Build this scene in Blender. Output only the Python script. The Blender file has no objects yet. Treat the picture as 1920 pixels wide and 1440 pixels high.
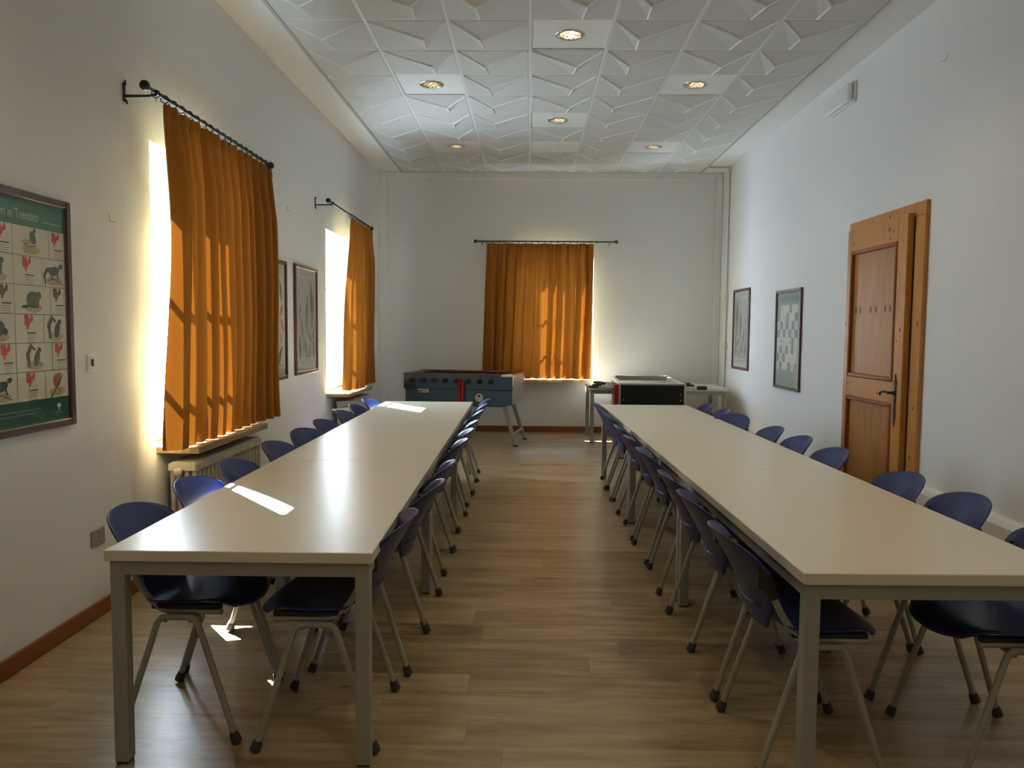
import bpy, math, random
from mathutils import Vector, Matrix, Euler
random.seed(7)
S = bpy.context.scene
COL = S.collection
PI = math.pi
def R(d): return math.radians(d)

# ------------------------------------------------------------------ materials
def srgb(r, g, b):
    f = lambda c: (c/255/12.92) if c/255 <= .04045 else ((c/255+.055)/1.055)**2.4
    return (f(r), f(g), f(b), 1)
def mat(name, col, rough=.5, metal=0, bump=0, bscale=60, var=0, vscale=4, spec=.5, coat=0, emit=None, estr=0):
    m = bpy.data.materials.new(name); m.use_nodes = True
    nt = m.node_tree; n = nt.nodes; l = nt.links
    b = n['Principled BSDF']
    b.inputs['Base Color'].default_value = col; b.inputs['Roughness'].default_value = rough
    b.inputs['Metallic'].default_value = metal; b.inputs['Specular IOR Level'].default_value = spec
    b.inputs['Coat Weight'].default_value = coat
    tc = n.new('ShaderNodeTexCoord')
    if var:
        nz = n.new('ShaderNodeTexNoise'); nz.inputs['Scale'].default_value = vscale; nz.inputs['Detail'].default_value = 4
        l.new(tc.outputs['Object'], nz.inputs['Vector'])
        mp = n.new('ShaderNodeMapRange'); mp.inputs[3].default_value = 1-var; mp.inputs[4].default_value = 1+var
        l.new(nz.outputs['Fac'], mp.inputs[0])
        mx = n.new('ShaderNodeVectorMath'); mx.operation = 'SCALE'; mx.inputs[0].default_value = col[:3]
        l.new(mp.outputs[0], mx.inputs['Scale']); l.new(mx.outputs[0], b.inputs['Base Color'])
    if bump:
        nz = n.new('ShaderNodeTexNoise'); nz.inputs['Scale'].default_value = bscale; nz.inputs['Detail'].default_value = 5
        l.new(tc.outputs['Object'], nz.inputs['Vector'])
        bp = n.new('ShaderNodeBump'); bp.inputs['Strength'].default_value = bump; bp.inputs['Distance'].default_value = .01
        l.new(nz.outputs['Fac'], bp.inputs['Height']); l.new(bp.outputs[0], b.inputs['Normal'])
    if emit:
        b.inputs['Emission Color'].default_value = emit; b.inputs['Emission Strength'].default_value = estr
    return m
M = {}
M['plaster'] = mat('plaster', (.82,.82,.81,1), .85, bump=.12, bscale=35, var=.015, vscale=1.5, spec=.25)
M['ceil'] = mat('ceiling_paint', (.82,.82,.81,1), .8, spec=.25)
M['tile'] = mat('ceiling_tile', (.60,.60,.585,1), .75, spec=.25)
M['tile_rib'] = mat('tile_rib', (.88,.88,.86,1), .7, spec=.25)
M['tbar'] = mat('ceiling_grid', (.72,.72,.70,1), .5)
M['plain'] = mat('plain_ceiling_tile', (.80,.80,.785,1), .7, spec=.25)
M['trim'] = mat('perimeter_trim', (.42,.42,.38,1), .5)
M['laminate'] = mat('cream_laminate', (.72,.665,.53,1), .30, bump=.02, bscale=90, spec=.5)
M['edge'] = mat('laminate_edge', (.60,.54,.42,1), .45)
M['steel_paint'] = mat('grey_painted_steel', (.33,.325,.28,1), .42, bump=.03, bscale=150)
M['tube'] = mat('grey_tube', (.36,.345,.28,1), .38)
M['blue'] = mat('blue_plastic', srgb(24,38,96), .36, bump=.02, bscale=200)
M['black'] = mat('black_plastic', (.012,.012,.013,1), .45)
M['cap'] = mat('dark_rubber', (.045,.042,.035,1), .7)
M['white'] = mat('white_paint', (.80,.80,.78,1), .4)
M['rad'] = mat('radiator_enamel', (.58,.54,.43,1), .4)
M['iron'] = mat('wrought_iron', (.035,.038,.035,1), .45, metal=.6)
M['base'] = mat('baseboard_wood', srgb(134,72,34), .45, var=.12, vscale=9)
M['frame_red'] = mat('mahogany_frame', srgb(78,30,28), .3, coat=.3)
M['frame_dark'] = mat('dark_mahogany_frame', srgb(70,32,30), .25, coat=.4)
M['paper'] = mat('poster_paper', srgb(226,220,200), .6)
M['paper_w'] = mat('bird_poster_margin', srgb(214,210,202), .6)
M['paper_g'] = mat('bird_poster_field', srgb(186,184,172), .6)
M['p_green'] = mat('poster_green', srgb(74,128,104), .6)
M['p_dgreen'] = mat('poster_dark_green', srgb(20,84,58), .6)
M['p_sage'] = mat('poster_sage', srgb(128,150,134), .6)
M['p_grey'] = mat('poster_grey_cell', srgb(122,128,124), .6)
M['p_line'] = mat('poster_line', srgb(90,88,76), .6)
M['p_red'] = mat('map_red', srgb(206,74,66), .6)
M['p_brown'] = mat('ink_brown', srgb(116,92,66), .6)
M['p_slate'] = mat('ink_slate', srgb(84,98,92), .6)
M['p_dark'] = mat('ink_dark', srgb(72,70,62), .6)
M['p_tan'] = mat('ink_tan', srgb(190,172,126), .6)
M['p_rust'] = mat('ink_rust', srgb(168,104,54), .6)
M['p_light'] = mat('poster_lettering', srgb(206,214,176), .6)
M['foos'] = mat('blue_grey_laminate', srgb(52,80,100), .35, bump=.03, var=.12, vscale=5)
M['foos_side'] = mat('pale_side_panel', srgb(150,152,150), .45)
M['foos_black'] = mat('black_panel', srgb(14,20,18), .28)
M['wood_dark'] = mat('rail_wood', srgb(112,76,50), .4, var=.15, vscale=8)
M['alu'] = mat('aluminium', (.62,.62,.60,1), .28, metal=1)
M['red'] = mat('red_plastic', srgb(160,14,20), .35)
M['pitch'] = mat('pitch_green', srgb(120,140,120), .3)
M['chrome'] = mat('chrome', (.75,.75,.75,1), .12, metal=1)
M['outlet'] = mat('grey_outlet', (.30,.29,.25,1), .4)
M['box'] = mat('junction_beige', (.62,.56,.42,1), .5)
M['gold'] = mat('warm_reflector', (.80,.70,.48,1), .2, metal=1, bump=.8, bscale=60)
M['bulb_on'] = mat('lit_bulb', (1,1,1,1), .5, emit=(1,.86,.62,1), estr=14)
M['bulb_dim'] = mat('dim_bulb', (1,1,1,1), .5, emit=(1,.88,.68,1), estr=4)

def wood(name, c1, c2, axis=2, scale=3.0, rough=.42):
    m = bpy.data.materials.new(name); m.use_nodes = True
    nt = m.node_tree; n = nt.nodes; l = nt.links; b = n['Principled BSDF']
    tc = n.new('ShaderNodeTexCoord'); mp = n.new('ShaderNodeMapping')
    sc = [14, 14, 14]; sc[axis] = .9; mp.inputs['Scale'].default_value = sc
    l.new(tc.outputs['Object'], mp.inputs[0])
    nz = n.new('ShaderNodeTexNoise'); nz.inputs['Scale'].default_value = scale; nz.inputs['Detail'].default_value = 7; nz.inputs['Distortion'].default_value = .6
    l.new(mp.outputs[0], nz.inputs['Vector'])
    cr = n.new('ShaderNodeValToRGB'); cr.color_ramp.elements[0].position = .3; cr.color_ramp.elements[0].color = c1
    cr.color_ramp.elements[1].position = .7; cr.color_ramp.elements[1].color = c2
    l.new(nz.outputs['Fac'], cr.inputs[0]); l.new(cr.outputs[0], b.inputs['Base Color'])
    b.inputs['Roughness'].default_value = rough
    return m
M['pine'] = wood('honey_pine', srgb(180,118,50), srgb(204,144,70))
M['pine_panel'] = wood('pine_panel', srgb(160,104,46), srgb(180,124,60))
M['pine_dark'] = wood('pine_moulding', srgb(120,64,26), srgb(158,92,42))
M['knot'] = mat('pine_knot', srgb(96,46,22), .5)
M['sill'] = wood('sill_stone', srgb(150,122,84), srgb(186,160,120), axis=1, rough=.3)

def floor_mat():
    m = bpy.data.materials.new('oak_laminate_planks'); m.use_nodes = True
    nt = m.node_tree; n = nt.nodes; l = nt.links; b = n['Principled BSDF']
    tc = n.new('ShaderNodeTexCoord'); sp = n.new('ShaderNodeSeparateXYZ'); l.new(tc.outputs['Object'], sp.inputs[0])
    def math_(op, a, bb=None, c=None):
        k = n.new('ShaderNodeMath'); k.operation = op
        for i, v in enumerate((a, bb, c)):
            if v is None: continue
            if isinstance(v, (int, float)): k.inputs[i].default_value = v
            else: l.new(v, k.inputs[i])
        return k.outputs[0]
    W, LN = .19, 1.28
    ry = math_('DIVIDE', sp.outputs['Y'], W); row = math_('FLOOR', ry); fy = math_('FRACT', ry)
    off = math_('FRACT', math_('MULTIPLY', math_('SINE', math_('MULTIPLY', row, 12.9898)), 43758.5))
    rx = math_('ADD', math_('DIVIDE', sp.outputs['X'], LN), off); colm = math_('FLOOR', rx); fx = math_('FRACT', rx)
    cb = n.new('ShaderNodeCombineXYZ'); l.new(row, cb.inputs[0]); l.new(colm, cb.inputs[1])
    wn = n.new('ShaderNodeTexWhiteNoise'); wn.noise_dimensions = '2D'; l.new(cb.outputs[0], wn.inputs['Vector'])
    # grain
    gv = n.new('ShaderNodeCombineXYZ')
    l.new(math_('MULTIPLY', sp.outputs['X'], 1.1), gv.inputs[0]); l.new(math_('MULTIPLY', sp.outputs['Y'], 10), gv.inputs[1]); l.new(math_('MULTIPLY', wn.outputs['Value'], 37), gv.inputs[2])
    g1 = n.new('ShaderNodeTexNoise'); g1.inputs['Scale'].default_value = 1.6; g1.inputs['Detail'].default_value = 8; g1.inputs['Roughness'].default_value = .62; g1.inputs['Distortion'].default_value = .5
    l.new(gv.outputs[0], g1.inputs['Vector'])
    gv2 = n.new('ShaderNodeCombineXYZ')
    l.new(math_('MULTIPLY', sp.outputs['X'], 4), gv2.inputs[0]); l.new(math_('MULTIPLY', sp.outputs['Y'], 90), gv2.inputs[1]); l.new(wn.outputs['Value'], gv2.inputs[2])
    g2 = n.new('ShaderNodeTexNoise'); g2.inputs['Scale'].default_value = 1.5; g2.inputs['Detail'].default_value = 4
    l.new(gv2.outputs[0], g2.inputs['Vector'])
    mix = math_('ADD', math_('MULTIPLY', g1.outputs['Fac'], .86), math_('MULTIPLY', g2.outputs['Fac'], .14))
    mix = math_('ADD', mix, math_('MULTIPLY', math_('SUBTRACT', wn.outputs['Value'], .5), .16))
    cr = n.new('ShaderNodeValToRGB'); e = cr.color_ramp.elements
    e[0].position = .28; e[0].color = srgb(118,97,66); e[1].position = .70; e[1].color = srgb(184,163,126)
    k = e.new(.45); k.color = srgb(152,130,94); k = e.new(.55); k.color = srgb(168,147,109)
    l.new(mix, cr.inputs[0])
    sx = math_('LESS_THAN', fx, .0016); sy = math_('LESS_THAN', fy, .012)
    seam = math_('MAXIMUM', sx, sy)
    mc = n.new('ShaderNodeMix'); mc.data_type = 'RGBA'; l.new(math_('MULTIPLY', seam, .45), mc.inputs[0]); l.new(cr.outputs[0], mc.inputs[6]); mc.inputs[7].default_value = srgb(70,52,38)
    l.new(mc.outputs[2], b.inputs['Base Color'])
    l.new(math_('ADD', .24, math_('MULTIPLY', g2.outputs['Fac'], .12)), b.inputs['Roughness'])
    bp = n.new('ShaderNodeBump'); bp.inputs['Strength'].default_value = .12; bp.inputs['Distance'].default_value = .002
    l.new(math_('SUBTRACT', g2.outputs['Fac'], seam), bp.inputs['Height']); l.new(bp.outputs[0], b.inputs['Normal'])
    return m
M['floor'] = floor_mat()

def glass_mat(name, refl=.06, tint=(1,1,1,1)):
    m = bpy.data.materials.new(name); m.use_nodes = True
    nt = m.node_tree; n = nt.nodes; l = nt.links; n.remove(n['Principled BSDF'])
    t = n.new('ShaderNodeBsdfTransparent'); t.inputs[0].default_value = tint
    g = n.new('ShaderNodeBsdfGlossy'); g.inputs['Roughness'].default_value = .03
    lw = n.new('ShaderNodeLayerWeight'); lw.inputs[0].default_value = .5
    pw = n.new('ShaderNodeMath'); pw.operation = 'POWER'; pw.inputs[1].default_value = 5; l.new(lw.outputs['Facing'], pw.inputs[0])
    f = n.new('ShaderNodeMath'); f.operation = 'MULTIPLY_ADD'; f.inputs[1].default_value = .9; f.inputs[2].default_value = refl*.5; l.new(pw.outputs[0], f.inputs[0])
    mx = n.new('ShaderNodeMixShader'); l.new(f.outputs[0], mx.inputs[0]); l.new(t.outputs[0], mx.inputs[1]); l.new(g.outputs[0], mx.inputs[2])
    l.new(mx.outputs[0], n['Material Output'].inputs[0])
    return m
M['glass'] = glass_mat('window_glass')
M['glass_top'] = glass_mat('table_cover_glass', .5)
def curtain_mat():
    m = bpy.data.materials.new('ochre_curtain_cloth'); m.use_nodes = True
    nt = m.node_tree; n = nt.nodes; l = nt.links; n.remove(n['Principled BSDF'])
    d = n.new('ShaderNodeBsdfDiffuse'); d.inputs[0].default_value = srgb(196,134,62)
    t = n.new('ShaderNodeBsdfTranslucent'); t.inputs[0].default_value = srgb(255,150,50)
    gm = n.new('ShaderNodeNewGeometry'); side_mix = n.new('ShaderNodeMix'); side_mix.data_type = 'RGBA'
    side_mix.inputs[7].default_value = srgb(152,98,44); side_mix.inputs[6].default_value = srgb(132,114,82)   # woven face / made-up window-side colour that tones the sun bounce
    l.new(gm.outputs['Backfacing'], side_mix.inputs[0]); l.new(side_mix.outputs[2], d.inputs[0])
    tc = n.new('ShaderNodeTexCoord'); nz = n.new('ShaderNodeTexNoise'); nz.inputs['Scale'].default_value = 400
    l.new(tc.outputs['Object'], nz.inputs['Vector'])
    bp = n.new('ShaderNodeBump'); bp.inputs['Strength'].default_value = .15; bp.inputs['Distance'].default_value = .001
    l.new(nz.outputs['Fac'], bp.inputs['Height']); l.new(bp.outputs[0], d.inputs['Normal'])
    mx = n.new('ShaderNodeMixShader'); mx.inputs[0].default_value = .0072
    l.new(d.outputs[0], mx.inputs[1]); l.new(t.outputs[0], mx.inputs[2])
    sh = n.new('ShaderNodeBsdfSheen') if hasattr(bpy.types, 'ShaderNodeBsdfSheen') else None
    l.new(mx.outputs[0], n['Material Output'].inputs[0])
    if sh: n.remove(sh)
    return m
M['curtain'] = curtain_mat()

# ------------------------------------------------------------------ mesh builder
class MB:
    def __init__(s): s.v = []; s.f = []; s.m = []; s.sm = []
    def add(s, vs, fs, mi=0, smooth=False):
        o = len(s.v); s.v += [tuple(v) for v in vs]
        for f in fs: s.f.append([i+o for i in f]); s.m.append(mi); s.sm.append(smooth)
        return s
    def box(s, x0, x1, y0, y1, z0, z1, mi=0):
        v = [(x, y, z) for z in (z0, z1) for y in (y0, y1) for x in (x0, x1)]
        return s.add(v, [(0,2,3,1),(4,5,7,6),(0,1,5,4),(2,6,7,3),(0,4,6,2),(1,3,7,5)], mi)
    def bbox(s, x0, x1, y0, y1, z0, z1, b=.003, mi=0):     # box with chamfered edges
        vs = []; idx = {}
        for ax in range(3):
            for sx in (0, 1):
                for sy in (0, 1):
                    for sz in (0, 1):
                        p = [(x0, x1)[sx], (y0, y1)[sy], (z0, z1)[sz]]
                        sg = [sx, sy, sz]
                        for k in range(3):
                            if k != ax: p[k] += b if sg[k] == 0 else -b
                        idx[(ax, sx, sy, sz)] = len(vs); vs.append(p)
        fs = []
        for ax in range(3):
            o = [k for k in range(3) if k != ax]
            for sd in (0, 1):
                q = []
                for a, c in ((0,0),(1,0),(1,1),(0,1)):
                    t = [0,0,0]; t[ax] = sd; t[o[0]] = a; t[o[1]] = c; q.append(idx[(ax, *t)])
                if (sd == 0) != (ax == 1): q.reverse()
                fs.append(q)
        for ax in range(3):        # edges parallel to ax
            o = [k for k in range(3) if k != ax]
            for a in (0, 1):
                for c in (0, 1):
                    t0 = [0,0,0]; t1 = [0,0,0]; t1[ax] = 1
                    for t in (t0, t1): t[o[0]] = a; t[o[1]] = c
                    q = [idx[(o[0], *t0)], idx[(o[0], *t1)], idx[(o[1], *t1)], idx[(o[1], *t0)]]
                    fs.append(q)
        for sx in (0, 1):
            for sy in (0, 1):
                for sz in (0, 1): fs.append([idx[(k, sx, sy, sz)] for k in range(3)])
        return s.add(vs, fs, mi)
    def tube(s, pts, r, seg=10, mi=0, caps=True, up=None):
        pts = [Vector(p) for p in pts]; rs = r if isinstance(r, (list, tuple)) else [r]*len(pts)
        prev = None; rings = []
        for i, p in enumerate(pts):
            d = (pts[min(i+1, len(pts)-1)] - pts[max(i-1, 0)]).normalized()
            if prev is None:
                a = Vector((0,0,1)) if abs(d.z) < .9 else Vector((1,0,0))
                x = d.cross(a).normalized()
            else: x = (prev - d*prev.dot(d)).normalized()
            prev = x; y = d.cross(x)
            rings.append([p + (x*math.cos(2*PI*k/seg) + y*math.sin(2*PI*k/seg))*rs[i] for k in range(seg)])
        vs = [v for ring in rings for v in ring]; fs = []
        for i in range(len(rings)-1):
            for k in range(seg):
                a = i*seg+k; b = i*seg+(k+1) % seg
                fs.append((a, b, b+seg, a+seg))
        s.add(vs, fs, mi, True)
        if caps:
            s.add(rings[0], [tuple(reversed(range(seg)))], mi); s.add(rings[-1], [tuple(range(seg))], mi)
        return s
    def lathe(s, prof, c, axis=(0,0,1), seg=24, mi=0):
        ax = Vector(axis).normalized(); a = Vector((1,0,0)) if abs(ax.x) < .9 else Vector((0,1,0))
        x = ax.cross(a).normalized(); y = ax.cross(x); c = Vector(c)
        vs = [c + ax*h + (x*math.cos(2*PI*k/seg)+y*math.sin(2*PI*k/seg))*r for r, h in prof for k in range(seg)]
        fs = []
        for i in range(len(prof)-1):
            for k in range(seg):
                q = i*seg+k; b = i*seg+(k+1) % seg; fs.append((q, b, b+seg, q+seg))
        return s.add(vs, fs, mi, True)
    def sphere(s, c, r, seg=16, rings=8, sc=(1,1,1), mi=0):
        vs = []; fs = []
        for i in range(rings+1):
            t = PI*i/rings
            for k in range(seg):
                p = 2*PI*k/seg
                vs.append((c[0]+r*sc[0]*math.sin(t)*math.cos(p), c[1]+r*sc[1]*math.sin(t)*math.sin(p), c[2]+r*sc[2]*math.cos(t)))
        for i in range(rings):
            for k in range(seg):
                a = i*seg+k; b = i*seg+(k+1) % seg; fs.append((a, a+seg, b+seg, b))
        return s.add(vs, fs, mi, True)
    def torus(s, c, R0, r, axis=(0,1,0), seg=18, ss=6, mi=0):
        ax = Vector(axis).normalized(); a = Vector((0,0,1)) if abs(ax.z) < .9 else Vector((1,0,0))
        x = ax.cross(a).normalized(); y = ax.cross(x); c = Vector(c)
        vs = []; fs = []
        for i in range(seg):
            t = 2*PI*i/seg; d = x*math.cos(t)+y*math.sin(t)
            for k in range(ss):
                q = 2*PI*k/ss; vs.append(c + d*(R0+r*math.cos(q)) + ax*r*math.sin(q))
        for i in range(seg):
            for k in range(ss):
                fs.append((i*ss+k, ((i+1) % seg)*ss+k, ((i+1) % seg)*ss+(k+1) % ss, i*ss+(k+1) % ss))
        return s.add(vs, fs, mi, True)
    def grid(s, fn, nu, nv, mi=0, smooth=True):
        vs = [fn(i/nu, j/nv) for j in range(nv+1) for i in range(nu+1)]
        fs = [(j*(nu+1)+i, j*(nu+1)+i+1, (j+1)*(nu+1)+i+1, (j+1)*(nu+1)+i) for j in range(nv) for i in range(nu)]
        return s.add(vs, fs, mi, smooth)
    def prism(s, poly, y0, y1, mi=0):     # polygon in xz extruded along y
        n = len(poly); vs = [(x, y0, z) for x, z in poly]+[(x, y1, z) for x, z in poly]
        fs = [tuple(range(n)), tuple(reversed(range(n, 2*n)))] + [(i, i+n, (i+1) % n+n, (i+1) % n) for i in range(n)]
        return s.add(vs, fs, mi)
    def xf(s, mtx, start=0):
        s.v[start:] = [tuple(mtx @ Vector(v)) for v in s.v[start:]]; return s
    def build(s, name, mats, parent=None, loc=None, rz=0, recalc=False):
        me = bpy.data.meshes.new(name); me.from_pydata(s.v, [], s.f)
        for m in (mats if isinstance(mats, (list, tuple)) else [mats]): me.materials.append(M[m])
        me.polygons.foreach_set('material_index', s.m); me.polygons.foreach_set('use_smooth', s.sm)
        if recalc:
            import bmesh
            bm = bmesh.new(); bm.from_mesh(me); bmesh.ops.recalc_face_normals(bm, faces=bm.faces); bm.to_mesh(me); bm.free()
        me.update()
        o = bpy.data.objects.new(name, me); COL.objects.link(o)
        if parent: o.parent = parent
        if loc: o.location = loc
        o.rotation_euler.z = rz
        return o
def fillet(pts, rad, n=5):      # round the corners of a polyline
    pts = [Vector(p) for p in pts]; out = [pts[0]]
    for i in range(1, len(pts)-1):
        a, b, c = pts[i-1], pts[i], pts[i+1]
        r = min(rad, (a-b).length*.45, (c-b).length*.45)
        p0 = b+(a-b).normalized()*r; p1 = b+(c-b).normalized()*r
        for k in range(n+1):
            t = k/n; out.append(p0*(1-t)**2 + b*2*t*(1-t) + p1*t*t)
    out.append(pts[-1]); return out

def tag(o, label=None, cat=None, group=None, kind=None):
    if label: o['label'] = label
    if cat: o['category'] = cat
    if group: o['group'] = group
    if kind: o['kind'] = kind
    return o
def empty(name, loc=(0,0,0), rz=0):
    o = bpy.data.objects.new(name, None); COL.objects.link(o); o.location = loc; o.rotation_euler.z = rz
    o.empty_display_size = .1
    return o
def struct(o): o['kind'] = 'structure'; return o
KIDS = {}
def copy_tree(o, parent=None):
    c = o.copy(); COL.objects.link(c)
    if parent: c.parent = parent
    for ch in [k for k in list(bpy.data.objects) if k.parent == o]: copy_tree(ch, c)
    return c
def text_mesh(txt, size, font_w=1.0):
    cu = bpy.data.curves.new('t', 'FONT'); cu.body = txt; cu.size = size; cu.align_x = 'CENTER'; cu.align_y = 'CENTER'; cu.resolution_u = 3
    o = bpy.data.objects.new('t', cu); COL.objects.link(o)
    dg = bpy.context.evaluated_depsgraph_get(); me = bpy.data.meshes.new_from_object(o.evaluated_get(dg))
    vs = [(v.co.x*font_w, v.co.y) for v in me.vertices]; fs = [tuple(p.vertices) for p in me.polygons]
    bpy.data.objects.remove(o); bpy.data.curves.remove(cu); bpy.data.meshes.remove(me)
    return vs, fs

# ------------------------------------------------------------------ the room
XL, XR, YB, YF, ZC = -2.18, 2.73, 11.24, -2.2, 3.72
TH = .2
def wall_with_holes(u0, u1, z1, holes, mk):
    mb = MB(); us = [u0]
    for a, b, c, d in holes: us += [a, b]
    us.append(u1)
    for i in range(0, len(us), 2): mk(mb, us[i], us[i+1], 0, z1)
    for a, b, c, d in holes: mk(mb, a, b, 0, c); mk(mb, a, b, d, z1)
    return mb
W1 = (4.47, 5.65, .735, 2.54); W2 = (8.32, 9.50, .735, 2.54); W3 = (-.26, .92, .735, 2.505)
struct(wall_with_holes(YF, YB+.3, 3.95, [W1, W2], lambda m, a, b, c, d: m.box(XL-TH, XL, a, b, c, d)).build('wall_left', 'plaster'))
struct(wall_with_holes(XL, XR, 3.95, [W3], lambda m, a, b, c, d: m.box(a, b, YB, YB+.28, c, d)).build('wall_back', 'plaster'))
struct(MB().box(XR, XR+.2, YF, YB+.28, 0, 3.95).build('wall_right', 'plaster'))
struct(MB().box(XL-.2, XR+.2, YF-.2, YF, 0, 3.95).build('wall_front', 'plaster'))
struct(MB().box(XL-.25, XR+.25, YF-.2, YB+.3, -.08, 0).build('floor', 'floor'))
# low plastered step along the near part of the right wall
mb = MB(); mb.add([(XR,YF,0),(XR-.08,YF,0),(XR-.08,YF,.40),(XR-.055,YF,.425),(XR,YF,.432),(XR,5.38,0),(XR-.08,5.38,0),(XR-.08,5.38,.40),(XR-.055,5.38,.425),(XR,5.38,.432)],
    [(0,1,2,3,4),(5,9,8,7,6),(1,6,7,2),(2,7,8,3),(3,8,9,4)])
struct(mb.build('trim_1', 'plaster'))
# frame around the back wall
mb = MB(); mb.bbox(XL, XL+.13, YB-.035, YB, 0, ZC, .012); mb.bbox(XR-.09, XR, YB-.035, YB, 0, ZC, .012); mb.bbox(XL+.13, XR-.09, YB-.035, YB, ZC-.11, ZC, .012)
struct(mb.build('trim_2', 'plaster'))
# baseboards
def baseboard(name, boxes):
    mb = MB()
    for b in boxes: mb.bbox(*b, .004)
    struct(mb.build(name, 'base'))
baseboard('baseboard_left', [(XL, XL+.015, YF, 11.2, 0, .085)])
baseboard('baseboard_back', [(XL+.13, XR-.09, YB-.015, YB, 0, .085)])
baseboard('baseboard_right', [(XR-.095, XR-.08, YF, 5.38, 0, .085), (XR-.015, XR, 6.70, 11.2, 0, .085)])

# ------------------------------------------------------------------ ceiling with relief tiles
T = .603
CX0 = .289 - 3.5*T
CY1 = 9.69 + 2.5*T - .02
ycs = [9.69 + T - k*T for k in range(0, 23)]          # tile centres, far to near
xcs = [CX0 + T*(i+.5) for i in range(7)]
lamp_pos = [(3, 6.08), (1, 7.28), (5, 7.28), (3, 8.49), (1, 9.69), (5, 9.69), (1, 4.87), (5, 4.87), (3, 3.66), (1, 2.46), (5, 2.46), (3, 1.25), (1, .05), (5, .05)]
def near(i, y, lst): return any(i == a and abs(y-b) < .2 for a, b in lst)
cm = MB()
CYa = 9.69 + 2.5*T; CYb = ycs[-1] - T/2
# flat border round the tile field
cm.add([(XL,YF,ZC),(XR,YF,ZC),(XR,YB,ZC),(XL,YB,ZC),(CX0,CYb,ZC),(CX0+7*T,CYb,ZC),(CX0+7*T,CYa-.02,ZC),(CX0,CYa-.02,ZC)], [(0,4,5,1),(1,5,6,2),(2,6,7,3),(3,7,4,0)], 0)
cm.box(XL-.2, XR+.2, YF-.2, YB+.3, 3.95, 4.05, 0)
ycs = [9.69 + 2*T] + ycs
for i, xc in enumerate(xcs):
    for yc in ycs:
        y0, y1 = yc-T/2, min(yc+T/2, CYa-.02); x0, x1 = xc-T/2, xc+T/2
        if near(i, yc, lamp_pos) or (i == 3 and abs(yc-9.69) < .2):
            if i == 3 and abs(yc-9.69) < .2:
                cm.add([(x0,y0,ZC),(x1,y0,ZC),(x1,y1,ZC),(x0,y1,ZC)], [(0,3,2,1)], 4)
            else:
                N = 32; vs = []
                for k in range(N):
                    a = 2*PI*(k+.5)/N; c, s_ = math.cos(a), math.sin(a); q = max(abs(c), abs(s_))
                    vs.append((xc+c/q*T/2, yc+s_/q*T/2, ZC))
                for k in range(N):
                    a = 2*PI*(k+.5)/N; vs.append((xc+.1*math.cos(a), yc+.1*math.sin(a), ZC))
                cm.add(vs, [(k, k+N, (k+1) % N+N, (k+1) % N) for k in range(N)], 4)
                cm.add([(x0,y0,ZC),(x0,y1,ZC),(x1,y0,ZC),(x1,y1,ZC)], [], 4)
                for cxx, cyy, s1, s2 in ((x0,y0,1,1),(x1,y0,-1,1),(x1,y1,-1,-1),(x0,y1,1,-1)):
                    e = T/2*(1-math.tan(PI/4-PI/N)) if False else .06
                    cm.add([(cxx,cyy,ZC+.0005),(cxx+s1*e,cyy,ZC+.0005),(cxx,cyy+s2*e,ZC+.0005)], [(0,1,2)], 4)
            continue
        b = .02
        X0, X1, Y0, Y1 = x0+b, x1-b, y0+b, y1-b
        u = .36 if i % 2 == 0 else .66
        ap = Vector((X0+(X1-X0)*u, Y0+(Y1-Y0)*.46, ZC-.048))
        z0 = ZC-.004; zr = ZC-.012
        sp_ = Vector((X0+(X1-X0)*(u+(.03 if u < .5 else -.03)), Y1, zr))
        A = Vector((X0, Y0, zr)); B = Vector((X1, Y0, zr)); Cc = Vector((X1, Y1, zr)); D = Vector((X0, Y1, zr))
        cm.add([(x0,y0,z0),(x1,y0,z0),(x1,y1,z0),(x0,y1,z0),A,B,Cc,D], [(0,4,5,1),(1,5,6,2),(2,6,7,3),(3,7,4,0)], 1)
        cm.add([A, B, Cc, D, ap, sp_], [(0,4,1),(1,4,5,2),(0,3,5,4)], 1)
        for p, q in ((A, ap), (B, ap), (sp_, ap)):
            d = (q-p).normalized(); sd = d.cross(Vector((0,0,1))).normalized()*.0095; dn = Vector((0,0,-.008))
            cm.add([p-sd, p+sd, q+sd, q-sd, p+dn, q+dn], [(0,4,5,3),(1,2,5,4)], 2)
for i in range(8):
    x = CX0+i*T; cm.bbox(x-.014, x+.014, CYb, CYa-.02, ZC-.010, ZC+.002, .003, 3)
for yc in ycs:
    y = yc-T/2; cm.box(CX0, CX0+7*T, y-.007, y+.007, ZC-.008, ZC+.002, 3)
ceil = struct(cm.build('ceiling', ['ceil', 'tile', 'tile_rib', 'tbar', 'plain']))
mb = MB(); e = .022
mb.box(CX0-e, CX0+.004, CYb, CYa-.02, ZC-.02, ZC); mb.box(CX0+7*T-.004, CX0+7*T+.012, CYb, CYa-.02, ZC-.02, ZC)
struct(mb.build('trim_3', 'trim'))

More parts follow.
